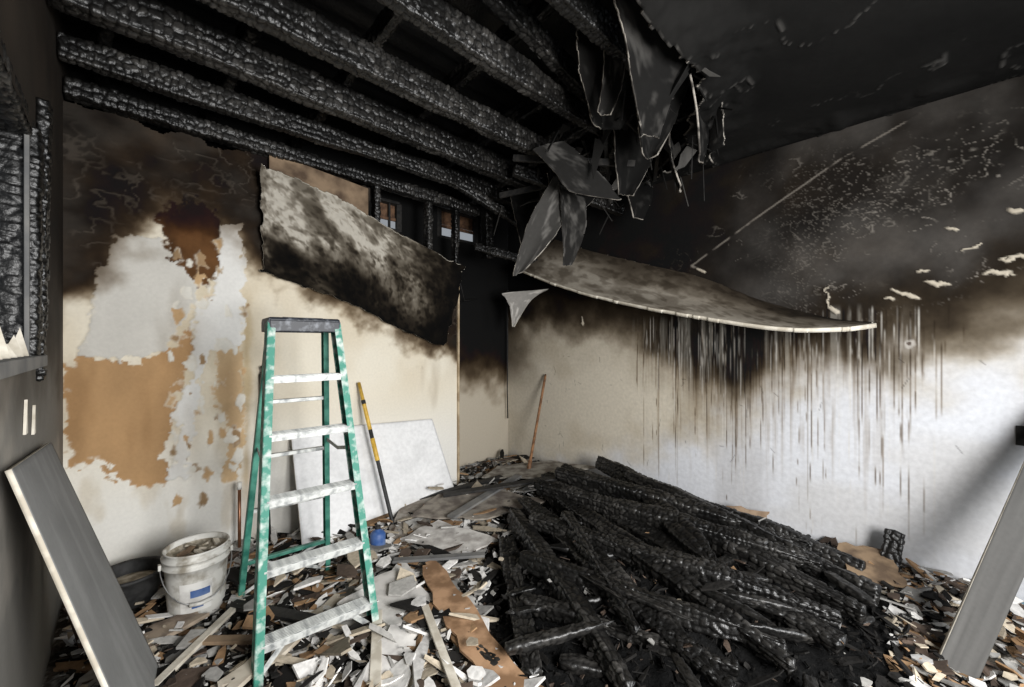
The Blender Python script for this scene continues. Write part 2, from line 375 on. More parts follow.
for i,(x,z) in enumerate([(1.72,2.6),(2.28,2.5),(2.62,2.35)]):
    char_beam('stud_%d'%i,(x,3.64,z),(x,3.64,3.1),.05,.09,jo,50+i,up=(0,1,0))
char_beam('post',(2.95,3.5,2.55),(2.9,3.45,3.3),.10,.10,jo,60,up=(0,1,0))
char_beam('brace',(2.3,3.3,3.2),(3.3,3.0,2.75),.06,.09,jo,61)
char_beam('brace_2',(2.7,3.4,2.62),(3.83,3.2,2.5),.05,.08,jo,62)
char_beam('brace_3',(2.5,2.6,3.12),(3.6,2.2,2.92),.07,.10,jo,63)
char_beam('brace_4',(2.4,1.3,3.3),(3.3,2.4,3.02),.06,.10,jo,64)
U,Z=np.meshgrid(ax(-.45,3.95,.05),ax(-1.6,4.3,.05),indexing='ij')
C=np.zeros(U.shape+(3,))+.006+.01*fbm(U*3,Z*20,5)[...,None]
grid_obj('roof_deck',np.stack([U,Z,U*0+3.95-.02*np.round(np.mod(Z*5,1))],-1),C,[M_CHAR])
M_PLY=pmat('scorched_plywood',(.08,.05,.03),(.25,.175,.11),5,.8)
poly_obj('plywood_scrap',[(.83,3.60,2.9),(1.62,3.60,2.72),(1.62,3.60,3.0),(.83,3.60,3.08),(.83,3.585,2.9),(1.62,3.585,2.72),(1.62,3.585,3.0),(.83,3.585,3.08)],BF,[M_PLY])

# ================================================================= ceiling drywall (remaining)
U,Z=np.meshgrid(ax(-.25,3.83,.014),ax(-1.6,2.6,.014),indexing='ij')
nz=fbm(U*4,Z*4,101,5)-.5;nf=fbm(U*20,Z*20,102,3)-.5
cp=[(-.3,.85),(1.2,.9),(1.75,.98),(2.1,.9),(2.45,1.05),(2.9,1.15),(3.3,1.5),(3.6,2.1),(3.9,2.5),(3.9,-1.7),(-.3,-1.7)]
sd=sdpoly(U,Z,cp)+nz*.35
rdg=1-np.abs(fbm(U*2.5+nz,Z*2.5,104,3)-.5)*2
crk=sm(.985,1.0,rdg)*sm(.45,.58,fbm(U*2,Z*2,105))
g=.002+.008*fbm(U*2,Z*2,103,4)+.04*crk
g=g+.12*sm(.03,.0,sd)*sm(.5,.6,fbm(U*5,Z*5,106))
C=g[...,None]*np.array((1,.95,.88))
sag=sm(.35,.0,sd)*.12*(.2+1.2*fbm(U*3,Z*3,107))
grid_obj('ceiling',np.stack([U,Z,CEIL-sag*sm(3.83,3.6,U)+nf*.004-crk*.012],-1),C,[M_PEEL,M_DARKRIM],sd>0,.014)

# ================================================================= generic hanging sheets
def sheet(name,rows,colfn,n=60,m=40,mats=None,rag=.0,parent=None,bend=None,seed=0,thick=.012,rf=(7,5)):
    R=np.array(rows,float)
    def ip(A,k,axis):
        x=np.linspace(0,A.shape[axis]-1,k);i=np.clip(np.floor(x).astype(int),0,A.shape[axis]-2);f=x-i
        sh=[1]*A.ndim;sh[axis]=-1;f=f.reshape(sh)
        if A.shape[axis]>2:
            j0=np.clip(i-1,0,None);j3=np.clip(i+2,None,A.shape[axis]-1)
            a0,a1,a2,a3=[np.take(A,q,axis) for q in (j0,i,i+1,j3)]
            return .5*((2*a1)+(-a0+a2)*f+(2*a0-5*a1+4*a2-a3)*f**2+(-a0+3*a1-3*a2+a3)*f**3)
        return np.take(A,i,axis)*(1-f)+np.take(A,i+1,axis)*f
    P=ip(ip(R,n,1),m,0)
    V,W=np.meshgrid(np.linspace(0,1,m),np.linspace(0,1,n),indexing='ij')
    if bend: P=P+bend(W,V)
    mk=None
    if rag:
        e=np.minimum(np.minimum(W,1-W),np.minimum(V,1-V));mk=e+rag*(fbm(W*rf[0],V*rf[1],seed,4)-.62)*1.3>0
    return grid_obj(name,P,colfn(W,V),mats or [M_PEEL,M_RIM],mk,thick,True,parent)
def slabcol(W,V):
    n=fbm(W*8,V*4,201,5);g=np.zeros(W.shape+(3,))+np.array((.50,.47,.41))
    s=2.6*sm(.22,.78,V*.5+W*.5+(n-.5)*.9)+2.6*sm(.72,.95,W+(n-.5)*.3)+2.2*sm(.62,.92,V+(n-.5)*.5)*sm(.95,.5,W)
    s+=1.4*sm(.5,.72,fbm(W*44,V*22,203,4))*sm(.25,.7,V+.2*W)
    s+=1.2*sm(.46,.7,fbm(W*14,V*7,204,4))+.6*sm(.45,.7,fbm(W*60,V*30,205,3))
    s-=1.3*np.exp(-((W-.52)/.2)**2-((V-.45)/.2)**2);s=np.maximum(s,.15)
    return g*np.exp(-s[...,None]*np.array((1,1.06,1.14)))
def curl(W,V):
    k=sm(.12,.0,V)*.05+sm(.9,1,W)*.05*V
    return np.stack([k*0,-k,k*.2],-1)
sheet('fallen_drywall_sheet',[[(.74,3.47,2.90),(1.28,3.47,2.80),(1.9,3.45,2.57),(2.57,3.42,2.37)],
                       [(.76,3.54,2.55),(1.4,3.53,2.42),(1.95,3.52,2.22),(2.52,3.5,2.0)],
                       [(.77,3.6,2.15),(1.43,3.6,1.95),(1.9,3.6,1.75),(2.42,3.58,1.55)]],slabcol,260,110,rag=.07,seed=5,rf=(22,10),bend=curl)
def droopcol(W,V):
    n=fbm(W*9,V*3,211,5);g=np.zeros(W.shape+(3,))+np.array((.46,.42,.355))
    s=.3+1.9*sm(.6,.05,V+(n-.5)*.5)+1.0*sm(.35,.9,W)*sm(.95,.6,V)+.5*sm(.5,.7,fbm(W*20,V*5,212,3))
    s+=.9*sm(.12,.0,W)+.5*sm(.5,.7,fbm(W*40,V*12,213,3))
    return g*np.exp(-s[...,None]*np.array((1,1.07,1.15)))
sheet('sagging_ceiling_drywall',[[(3.81,3.25,2.86),(3.81,2.8,2.66),(3.81,2.15,2.42),(3.81,1.53,2.2),(3.81,1.05,1.95),(3.81,.6,1.78),(3.79,.34,1.735)],
                       [(3.55,3.3,2.62),(3.57,2.82,2.42),(3.6,2.15,2.17),(3.6,1.5,1.97),(3.6,1.0,1.82),(3.62,.55,1.74),(3.68,.33,1.725)],
                       [(3.25,3.28,2.42),(3.28,2.74,2.19),(3.3,2.04,1.97),(3.3,1.32,1.8),(3.32,.80,1.70),(3.4,.47,1.69),(3.6,.30,1.72)]],droopcol,300,60,rag=.025,seed=9,thick=.03,rf=(34,5))
def darkcol(k=.03,a=.1):
    sd=random.randint(0,999)
    def f(W,V):
        n=fbm(W*6,V*6,sd,4);g=k+a*sm(.5,.8,n)
        return g[...,None]*np.array((1,.95,.88))
    return f
sh=empty('hanging_drywall_shards')
def leaf(name,L,R,k,a,bend=.03,mats=None,rag=.10):
    bx=random.uniform(-1,1)
    sheet(name,[L,[tuple((np.array(p)+np.array(q))/2+np.array((bend*bx,bend*.5,0))) for p,q in zip(L,R)],R],darkcol(k,a),90,36,mats=mats or [M_PEEL,M_DARKRIM],parent=sh,thick=.011,rag=rag,seed=random.randint(0,999),rf=(9,3))
leaf('shard_1',[(1.4,1.0,3.25),(1.70,1.05,3.12),(1.95,1.12,2.9),(2.01,1.10,2.70)],[(2.35,.92,3.2),(2.30,1.0,3.08),(2.17,1.03,2.9),(2.09,1.05,2.69)],.006,.03,.06)
leaf('shard_2',[(2.1,1.56,3.58),(2.12,1.57,3.3),(2.15,1.54,3.04)],[(2.27,1.46,3.5),(2.25,1.48,3.25),(2.21,1.5,2.95)],.008,.04)
leaf('shard_3',[(2.17,2.08,3.02),(2.28,2.0,2.9),(2.38,1.9,2.71)],[(2.34,1.91,3.08),(2.5,1.78,2.92),(2.66,1.61,2.64)],.012,.05)
leaf('shard_4',[(2.52,2.15,2.95),(2.38,2.29,2.62),(2.33,2.34,2.40),(2.27,2.38,2.14)],[(2.66,2.02,2.84),(2.60,2.10,2.6),(2.49,2.18,2.4),(2.34,2.33,2.17)],.04,.10,.06)
leaf('shard_5',[(2.55,2.13,2.88),(2.56,2.12,2.65),(2.58,2.10,2.22)],[(2.71,1.98,2.78),(2.70,1.98,2.50),(2.63,2.06,2.22)],.012,.06,.05)
leaf('shard_6',[(3.21,3.56,2.19),(3.28,3.5,2.05),(3.31,3.47,1.80)],[(3.62,3.16,2.24),(3.47,3.32,2.1),(3.33,3.46,1.79)],.25,.3,.03,[M_PEEL,M_RIM],.05)
leaf('shard_7',[(2.35,1.0,3.16),(2.50,1.02,3.0),(2.60,1.04,2.78)],[(2.95,1.12,3.16),(2.88,1.10,2.98),(2.70,1.06,2.75)],.005,.02,.07)
leaf('shard_8',[(2.75,1.3,3.18),(2.85,1.35,2.98),(2.98,1.33,2.76)],[(3.3,1.55,3.16),(3.22,1.5,2.98),(3.06,1.36,2.74)],.005,.02,.07)
leaf('shard_9',[(1.95,1.3,3.35),(2.0,1.35,3.1),(2.02,1.4,2.95)],[(2.05,1.22,3.35),(2.09,1.27,3.1),(2.07,1.34,2.93)],.01,.05)
leaf('shard_10',[(3.1,1.9,3.15),(3.2,1.9,2.9),(3.3,1.9,2.72)],[(3.65,1.9,3.15),(3.55,1.85,2.93),(3.38,1.85,2.70)],.005,.015,.05)
leaf('shard_11',[(2.7,2.4,3.1),(2.75,2.4,2.85),(2.8,2.35,2.7)],[(3.1,2.1,3.08),(3.0,2.1,2.85),(2.85,2.3,2.68)],.005,.01,.05)
leaf('shard_12',[(2.2,1.25,3.3),(2.3,1.3,3.0),(2.45,1.35,2.83)],[(2.62,1.1,3.3),(2.6,1.2,3.02),(2.52,1.28,2.82)],.004,.015,.08)
leaf('shard_13',[(2.5,1.6,3.3),(2.6,1.65,3.0),(2.7,1.68,2.72)],[(2.95,1.5,3.25),(2.92,1.52,3.0),(2.78,1.6,2.7)],.004,.01,.08)
leaf('shard_14',[(2.7,2.9,3.1),(2.75,2.85,2.8),(2.8,2.8,2.5)],[(2.95,2.7,3.1),(2.93,2.7,2.8),(2.86,2.75,2.48)],.004,.01,.05)
leaf('shard_15',[(2.7,.95,3.17),(2.9,1.0,3.06),(3.05,1.05,2.98)],[(3.3,1.2,3.17),(3.3,1.25,3.06),(3.25,1.2,2.96)],.006,.04,.09)
leaf('shard_16',[(1.75,1.35,3.45),(1.9,1.45,3.2),(2.2,1.55,3.0)],[(2.35,1.2,3.4),(2.38,1.3,3.18),(2.36,1.45,2.98)],.005,.02,.08)
def tri_shards(name,cent,n,seed,parent):
    r=random.Random(seed);V=[];Fc=[];C=[]
    for k in range(n):
        c=r.choice(cent);p=Vector(c)+Vector((r.gauss(0,.2),r.gauss(0,.18),r.gauss(0,.07)))
        if p.x>3.7: p.x=3.7
        w=r.uniform(.01,.09);l=r.uniform(.08,.36)
        M=Matrix.Rotation(r.uniform(0,6.28),3,'Z')@Matrix.Rotation(r.gauss(0,.7),3,'X')@Matrix.Rotation(r.gauss(0,.5),3,'Y')
        pts=[(-w/2,0,0),(w/2,0,-.02),(w*r.uniform(.1,.6),0,-l*.4),(w*r.uniform(-.1,.5),0,-l*.7),(w*r.uniform(-.4,.4),0,-l),(w*r.uniform(-.6,-.2),0,-l*.6)]
        b=len(V);g=r.choice([.006,.008,.01,.02,.06]);K=6
        for dy in(0,.008):
            for q in pts: V.append(p+M@(Vector(q)+Vector((0,dy,0))));C.append((g,g*.95,g*.88))
        Fc+=[tuple(b+i for i in range(K)),tuple(b+K+i for i in reversed(range(K)))]+[(b+i,b+K+i,b+K+(i+1)%K,b+(i+1)%K) for i in range(K)]
    return poly_obj(name,V,Fc,[M_PEEL],C,parent)
tri_shards('remnants',[(2.3,1.3,3.2),(2.7,1.3,3.15),(3.0,1.5,3.1),(3.3,1.9,3.1),(2.6,2.1,3.2),(3.2,2.4,3.1),(3.0,2.9,3.0),(2.7,1.7,3.2)],100,3,sh)
for i,(a,b) in enumerate([((2.2,1.5,3.4),(2.9,1.9,2.95)),((2.5,1.2,3.3),(3.3,1.7,3.0)),((2.3,2.4,3.1),(2.8,1.6,2.95)),((2.9,1.0,3.2),(3.5,2.0,3.05)),((2.6,2.9,3.0),(3.1,2.0,3.1)),((3.0,1.25,3.2),(3.02,1.27,2.8)),((3.3,1.3,3.1),(3.33,1.3,2.72))]):
    stick('lath_%d'%i,a,b,.03 if i<5 else .006,.05 if i<5 else .006,M_BLK,sh)

# ================================================================= FLOOR
pile=[(1.9,2.25),(2.5,2.7),(3.2,2.65),(3.68,2.1),(3.62,1.0),(3.3,.15),(2.5,.0),(1.9,.3),(1.3,.85),(1.2,1.55),(1.5,2.0)]
def terr(X,Y):
    X=np.asarray(X,float);Y=np.asarray(Y,float)
    h=.02+.05*fbm(X*2.5,Y*2.5,301,4)+.03*fbm(X*9,Y*9,302,3)
    h=h+.10*sm(0,.8,sdpoly(X,Y,pile))+.05*np.exp(-((X-2.4)/.6)**2-((Y-2.9)/.5)**2)
    return h
U,Z=np.meshgrid(ax(-.25,3.83,.012),ax(-1.4,4.1,.012),indexing='ij')
pd=sm(-.12,.12,sdpoly(U,Z,pile)+(fbm(U*3,Z*3,307,4)-.5)*.6)
hh=terr(U,Z)+.02*fbm(U*30,Z*30,305,3)+pd*.07*(fbm(U*12,Z*12,311,5)-.3)
C=np.zeros(U.shape+(3,))+np.array((.06,.052,.042))
C=mix(C,(.34,.32,.29),sm(.55,.68,fbm(U*22,Z*22,308,4)));C=mix(C,(.02,.018,.016),sm(.5,.65,fbm(U*5,Z*5,309,4))*.8)
C=mix(C,(.005,.005,.005),pd)
grid_obj('floor',np.stack([U,Z,hh],-1),C,[M_FLOOR])

def shards(name,n,sampler,sizes,cols,seed,thick=.012,tilt=.3,lift=.03,elong=1.9,parent=None,mat=None,thin=.22):
    r=random.Random(seed);V=[];Fc=[];C=[];pos=[sampler(r) for k in range(n)]
    hs=terr([p[0] for p in pos],[p[1] for p in pos])
    for (x,y),h0 in zip(pos,hs):
        sz=min(sizes[2],math.exp(r.gauss(math.log(sizes[0]),sizes[1])));kk=r.randint(4,8)
        e=r.uniform(1,elong) if r.random()>thin else r.uniform(3,8)
        pts=[];a0=r.uniform(0,6.28)
        for i in range(kk):
            a=a0+2*math.pi*(i+r.uniform(-.35,.35))/kk;q=r.uniform(.5,1.15) if kk>5 else r.uniform(.75,1.1)
            pts.append((sz*e**.5*q*math.cos(a),sz/e**.5*q*math.sin(a)))
        M=Matrix.Rotation(r.uniform(0,6.28),3,'Z')@Matrix.Rotation(r.gauss(0,tilt),3,'X')@Matrix.Rotation(r.gauss(0,tilt),3,'Y')
        th=min(thick,max(.0015,sz*r.uniform(.08,.3)));zz=h0+.015+abs(r.gauss(0,lift))+sz*.12
        c=np.array(cols[int(r.random()*len(cols))])*r.uniform(.55,1.12)
        vv=[M@Vector((px,py,dz)) for dz in (-th/2,th/2) for px,py in pts]
        mxx=max(abs(v.x) for v in vv);myy=max(abs(v.y) for v in vv)
        x=min(max(x,-.24+mxx),3.82-mxx);y=min(y,(3.62 if x<2.7 else 4.08)-myy)
        b=len(V);o=Vector((x,y,zz))
        for v in vv: V.append(v+o);C.append(c)
        Fc.append(tuple(range(b+kk-1,b-1,-1)));Fc.append(tuple(range(b+kk,b+2*kk)))
        for i in range(kk): Fc.append((b+i,b+(i+1)%kk,b+kk+(i+1)%kk,b+kk+i))
    return poly_obj(name,V,Fc,[mat or M_DEB],C,parent)
PW=(.76,.74,.71);PG=(.34,.33,.31);PT=(.30,.185,.10);PB=(.09,.065,.05);PK=(.012,.011,.010);PC=(.50,.43,.33)
def inpile(x,y): return float(sdpoly(np.array([x]),np.array([y]),pile)[0])
def s_open(r):
    for _ in range(60):
        x=r.uniform(-.2,3.8);y=r.uniform(.2,4.0)
        if y>3.6 and x<2.7: continue
        d=inpile(x,y)
        if d<.03: return (x,y)
    return (0.5,2)
def s_mid(r):
    for _ in range(60):
        x,y=r.gauss(1.2,.40),r.gauss(2.1,.6)
        if inpile(x,y)<.1 and x>-.2: return (x,y)
    return (1.2,2.4)
def s_rwall(r):
    return (3.8-abs(r.gauss(0,.16)),r.uniform(-.3,2.2))
def s_rfront(r):
    for _ in range(60):
        x=r.uniform(2.2,3.8);y=r.uniform(-.3,.7)
        if inpile(x,y)<.12: return (x,y)
    return (3.4,0)
def s_pile(r):
    for _ in range(60):
        x=r.uniform(1.2,3.7);y=r.uniform(0,2.8)
        if inpile(x,y)>0: return (x,y)
    return (2.5,1.5)
rub=empty('floor_rubble')
shards('rubble_fine',8500,s_open,(.011,.5,.04),[PW,PG,PG,PC,PB,PK,PK],11,parent=rub)
shards('rubble_mixed',2700,s_open,(.026,.6,.10),[PW,PW,PG,PG,PT,PB,PB,PK,PK,PK,PC],1,parent=rub)
shards('rubble_white',1050,s_mid,(.028,.6,.11),[PW,PW,PW,PW,PG,PC,PT,PB,PK],2,parent=rub)
shards('rubble_chunks',140,s_mid,(.055,.35,.11),[PW,PW,PW,PG,PC,PT],22,.014,.2,.04,1.8,parent=rub)
shards('rubble_side',1300,s_rwall,(.02,.6,.09),[PW,PG,PG,PT,PB,PK],3,parent=rub)
shards('rubble_corner',900,s_rfront,(.024,.6,.09),[PW,PG,PC,PT,PB,PK],33,parent=rub)
shards('rubble_plates',190,s_open,(.08,.4,.17),[PG,PG,PC,PT,PB,PW,PK],4,.012,.14,.04,2,parent=rub)
shards('rubble_slivers',280,s_open,(.05,.4,.12),[PC,PC,PT,PB,PW,PK],14,.012,.12,.05,9,parent=rub)
shards('char_flakes',4200,s_pile,(.013,.5,.04),[PK,PK,PK,PK,PK,PK,PK,PK,PK,PK,PB],5,.02,tilt=.8,lift=.03,parent=rub,mat=M_FLAKE)
shards('char_slivers',260,s_pile,(.022,.4,.05),[PK,PK,PK,PK,PK,PB],6,.016,tilt=.3,lift=.06,elong=8,parent=rub,mat=M_FLAKE,thin=.9)
shards('pile_specks',90,s_pile,(.015,.6,.04),[PG,PT,PC],15,.02,tilt=.4,lift=.06,parent=rub)
def slabp(name,pts,z,th,col,col2=None,tilt=(0,0),parent=None):
    P2=[];n0=len(pts);r=random.Random(name)
    for i in range(n0):
        a=pts[i];b=pts[(i+1)%n0];k=6
        for j in range(k):
            t=j/k;o=.0 if j==0 else r.uniform(-.025,.02);dx,dy=b[0]-a[0],b[1]-a[1];l=math.hypot(dx,dy)
            P2.append((a[0]+dx*t-dy/l*o,a[1]+dy*t+dx/l*o))
    pts=P2
    cx=sum(p[0] for p in pts)/len(pts);cy=sum(p[1] for p in pts)/len(pts);V=[]
    for dz in(0,th):
        for x,y in pts: V.append((x,y,z+dz+tilt[0]*(x-cx)+tilt[1]*(y-cy)))
    n=len(pts);Fc=[tuple(range(n-1,-1,-1)),tuple(range(n,2*n))]+[(i,(i+1)%n,n+(i+1)%n,n+i) for i in range(n)]
    return poly_obj(name,V,Fc,[pmat(name+'_mat',col,col2 or col,9,.85)],parent=parent)
bd=rub
slabp('board_1',[(1.20,1.75),(1.10,1.22),(1.24,1.15),(1.40,1.75),(1.50,2.35),(1.40,2.3)],.15,.012,(.18,.10,.05),(.38,.23,.13),(.0,.03),bd)
slabp('board_2',[(1.72,3.0),(2.15,2.55),(2.75,2.45),(2.55,3.05),(2.1,3.2)],.19,.013,(.12,.10,.085),(.28,.25,.21),(.03,.05),bd)
slabp('board_3',[(2.75,3.35),(3.1,2.85),(3.7,2.55),(3.6,3.15),(3.1,3.5)],.22,.013,(.14,.12,.10),(.34,.32,.28),(.05,-.04),bd)
slabp('board_4',[(3.35,1.2),(3.5,.9),(3.72,.95),(3.66,1.25)],.20,.012,(.2,.13,.08),(.38,.27,.18),(.35,0),bd)
slabp('board_5',[(1.5,2.78),(1.72,2.3),(2.0,2.25),(1.85,2.8)],.15,.012,(.30,.28,.26),(.55,.53,.5),(.08,.06),bd)
slabp('board_6',[(.98,2.35),(1.0,1.95),(1.28,2.0),(1.36,2.45)],.15,.012,(.34,.33,.31),(.55,.53,.5),(-.05,.06),bd)
slabp('board_7',[(.3,2.15),(.34,2.05),(.92,2.35),(.9,2.43)],.13,.02,(.3,.25,.19),(.5,.45,.37),(0,.02),bd)
slabp('board_8',[(-.1,2.75),(0,2.6),(.35,2.75),(.25,2.85)],.12,.02,(.12,.09,.07),(.3,.24,.18),(0,.04),bd)
slabp('board_9',[(3.25,.38),(3.4,.15),(3.7,.25),(3.6,.5)],.17,.014,(.12,.08,.05),(.26,.18,.11),(.2,.08),bd)
slabp('board_10',[(1.45,2.9),(1.6,2.7),(2.1,3.1),(2.2,3.4),(1.8,3.3)],.14,.012,(.2,.17,.14),(.4,.37,.33),(.05,.05),bd)
slabp('board_11',[(.72,1.75),(.8,1.62),(1.1,1.8),(1.0,1.95)],.13,.012,(.45,.43,.41),(.66,.64,.61),(.0,.12),bd)
stick('batten_1',(.25,2.55,.14),(.62,2.2,.15),.05,.018,M_PLY,bd);stick('batten_2',(.1,2.3,.15),(.5,2.75,.14),.04,.018,M_RIM,bd)
stick('batten_3',(2.1,3.1,.24),(3.1,2.4,.36),.09,.02,M_BLK,bd);stick('batten_4',(1.9,2.7,.22),(2.9,2.95,.27),.08,.02,M_GREYB,bd)
stick('batten_5',(1.9,3.35,.16),(2.9,3.2,.20),.07,.03,M_BLK,bd);stick('batten_6',(.45,2.75,.14),(.75,2.25,.15),.07,.02,M_BLK,bd)
stick('batten_7',(.75,1.6,.13),(1.0,2.1,.16),.05,.015,M_RIM,bd)
stick('batten_8',(1.0,1.35,.15),(1.2,1.95,.17),.04,.015,M_RIM,bd);stick('batten_9',(1.3,2.5,.17),(1.75,2.1,.2),.05,.018,M_GREYB,bd)
# charred lumber pile : long fallen joists lying diagonally, fanning out toward the door side
cl=empty('charred_lumber_pile')
LB=[((3.5,2.4,.40),(3.05,.25,.20),.09,.14),((3.64,2.2,.28),(3.42,.35,.16),.08,.13),((3.25,2.65,.33),(2.75,.28,.22),.11,.14),
    ((3.0,2.68,.31),(2.4,.32,.22),.14,.07),((2.78,2.6,.30),(2.1,.45,.20),.10,.13),((2.5,2.5,.27),(1.8,.6,.19),.14,.06),
    ((2.25,2.35,.24),(1.52,.9,.17),.09,.11),((2.0,2.15,.19),(1.32,1.25,.14),.11,.06),((2.9,2.45,.41),(3.25,.6,.29),.08,.12),
    ((2.6,2.4,.37),(3.0,.5,.29),.09,.12),((2.2,2.1,.30),(2.55,.35,.25),.10,.12),((1.85,1.85,.23),(2.2,.5,.21),.08,.11),
    ((3.35,2.0,.41),(3.1,.6,.29),.08,.10),((1.6,1.6,.18),(1.95,.62,.18),.07,.09),((2.35,1.9,.33),(1.75,1.0,.25),.06,.09),
    ((3.1,1.7,.38),(2.5,.9,.31),.12,.05)]
R2=random.Random(5)
for i,(a,b,w,h) in enumerate(LB): char_beam('timber_%d'%i,a,b,w,h,cl,70+i,.008,cl=R2.uniform(.03,.05),cr=R2.uniform(.04,.06),ragged=.016,depth=R2.uniform(.008,.012),bright=.9,up=(R2.uniform(-.3,.3),R2.uniform(-.3,.3),1),taper=.45)
for i in range(34):
    x,y=s_pile(R2);z=float(terr(np.array([x]),np.array([y]))[0])+R2.uniform(.05,.15)
    an=R2.gauss(-1.2,.6);l=R2.uniform(.15,.55);dz=R2.gauss(0,.04)
    y=max(y,.3);x2=min(3.7,x+l*math.cos(an));y2=max(.25,y+l*math.sin(an))
    char_beam('splint_%d'%i,(x,y,z),(x2,y2+.001,z+dz),R2.uniform(.02,.07),R2.uniform(.015,.04),cl,200+i,.011,cl=.03,cr=.03,ragged=.008,depth=.005,bright=.8,taper=.7)
char_beam('stub',(3.62,.25,.12),(3.70,.22,.36),.07,.1,cl,99,up=(0,1,0))

# ================================================================= LADDER
M_GRN=pmat('green_fibreglass_paint_spattered',(.035,.20,.145),(.46,.52,.48),24,.6,lo=.46,hi=.66)
M_GRN2=pmat('green_fibreglass',(.02,.13,.095),(.07,.24,.18),14,.5)
M_ALU=pmat('spattered_aluminium',(.20,.21,.21),(.52,.53,.51),26,.5,.15,lo=.35,hi=.55)
M_CAP=pmat('dark_plastic_cap',(.012,.014,.02),(.14,.15,.17),30,.5,lo=.5,hi=.72)
M_RUB=pmat('black_rubber',(.015,.015,.015),(.03,.03,.03),30,.7)
ld=empty('stepladder',(.700,2.065,.03),math.radians(-4))
Ht=1.68
def fpt(sx,z): k=z/Ht;return Vector((sx*(.268-.108*k),.0+.335*k,z))
def rpt(sx,z): k=z/Ht;return Vector((sx*(.245-.105*k),.80-.335*k,z))
def channel(name,a,b,w,d,th,mat,side):
    a=Vector(a);b=Vector(b)
    stick(name+'_web',a+Vector((side*w/2,0,0)),b+Vector((side*w/2,0,0)),th,d,mat,ld,.001,(0,1,0))
    stick(name+'_flange_f',a+Vector((0,-d/2,0)),b+Vector((0,-d/2,0)),w,th*1.3,mat,ld,.001,(0,1,0))
    stick(name+'_flange_b',a+Vector((0,d/2,0)),b+Vector((0,d/2,0)),w,th*1.3,mat,ld,.001,(0,1,0))
for i,sx in enumerate((-1,1)):
    channel('front_rail_%d'%i,fpt(sx,.03),fpt(sx,Ht),.034,.08,.005,M_GRN,sx)
    channel('rear_rail_%d'%i,rpt(sx,.03),rpt(sx,Ht),.028,.045,.005,M_GRN2,sx)
    box('foot_f%d'%i,fpt(sx,0.02),(.045,.095,.04),M_RUB,ld)
    box('foot_r%d'%i,rpt(sx,0.02),(.04,.065,.04),M_RUB,ld)
for i,z in enumerate((.22,.52,.82,1.12,1.40)):
    a=fpt(-1,z);b=fpt(1,z);w=b.x-a.x
    box('step_%d'%i,((a.x+b.x)/2,a.y,z),(w-.01,.085,.006),M_ALU,ld,bevel=.001)
    for dy in(-.042,.042): box('step_lip_%d'%i,(0,a.y+dy,z-.014),(w-.01,.005,.032),M_ALU,ld,bevel=.001)
    for r in range(7): box('tread_%d'%i,(0,a.y-.033+r*.011,z+.004),(w-.03,.004,.003),M_ALU,ld,bevel=0)
for sx in(-1,1):
    stick('brace_foot',fpt(sx,.2)+Vector((-sx*.12,0,0)),fpt(sx,.08),.025,.003,M_ALU,ld,.0,(0,1,0))
for i,z in enumerate((.28,.60,.92,1.24)):
    stick('rear_bar_%d'%i,rpt(-1,z),rpt(1,z),.03,.022,M_ALU if i else M_GRN2,ld,.003)
stick('rear_diag_a',rpt(-1,.3),rpt(1,.08),.02,.004,M_ALU,ld,0,(0,1,0));stick('rear_diag_b',rpt(1,.3),rpt(-1,.08),.02,.004,M_ALU,ld,0,(0,1,0))
for sx in(-1,1):
    m=(fpt(sx,1.0)+rpt(sx,.98))/2+Vector((0,0,-.03))
    stick('spreader_a',fpt(sx,1.0),m,.004,.02,M_ALU,ld,0);stick('spreader_b',m,rpt(sx,.98),.004,.02,M_ALU,ld,0)
box('top_cap',(0,.395,Ht+.012),(.355,.21,.03),M_CAP,ld,bevel=.012)
box('cap_skirt_f',(0,.292,Ht-.018),(.345,.012,.06),M_CAP,ld,bevel=.005)
box('cap_skirt_b',(0,.498,Ht-.018),(.345,.012,.06),M_CAP,ld,bevel=.005)
for sx in(-1,1): box('cap_side',(sx*.172,.395,Ht-.018),(.012,.21,.06),M_CAP,ld,bevel=.005)
box('cap_tray',(0,.395,Ht+.029),(.20,.09,.006),M_GREYB,ld,bevel=.002)

# ================================================================= BUCKET
M_PLA=pmat('stained_white_plastic',(.26,.235,.19),(.60,.59,.55),11,.5,lo=.34,hi=.5);M_LBL=pmat('blue_label',(.03,.08,.24),(.10,.16,.32),12,.5)
M_WIRE=pmat('steel_wire',(.3,.3,.3),(.5,.5,.5),10,.35,.8);M_DRY=pmat('dried_compound',(.22,.19,.14),(.48,.43,.35),25,.9,bump=.8)
bk=empty('plastic_bucket',(.315,2.93,.085),0)
lathe('pail',[(0,0),(.122,0),(.128,.01),(.136,.12),(.142,.23),(.145,.285),(.156,.288),(.158,.298),(.146,.302),(.146,.325),(.158,.328),(.16,.34),(.147,.344),(.148,.366),(.154,.372),(.149,.377),(.141,.37),(.139,.3),(.137,.27)],[M_PLA],[0]*18,parent=bk)
lathe('contents',[(.140,.345),(.12,.33),(.08,.310),(.03,.335),(0,.325)],[M_DRY],[0]*4,parent=bk)
for k in range(9):
    a=k*2.4;r=.03+.009*k;box('debris_%d'%k,(r*math.cos(a),r*math.sin(a),.345),(.05,.03,.012),[M_DRY,M_PLY,M_RIM][k%3],bk,(.3*math.sin(k),.4*math.cos(k*2),k),.001)
def labelpart(name,a0,a1,z0,z1,mat,off):
    V=[];Fc=[]
    for i in range(15):
        a=math.radians(a0+(a1-a0)*i/14)
        for z in(z0,z1):
            r=.1286+off+(z-.01)*.0665;V.append((r*math.cos(a),r*math.sin(a),z))
    for i in range(14): Fc.append((2*i,2*i+2,2*i+3,2*i+1))
    poly_obj(name,V,Fc,[mat],parent=bk,smooth=True)
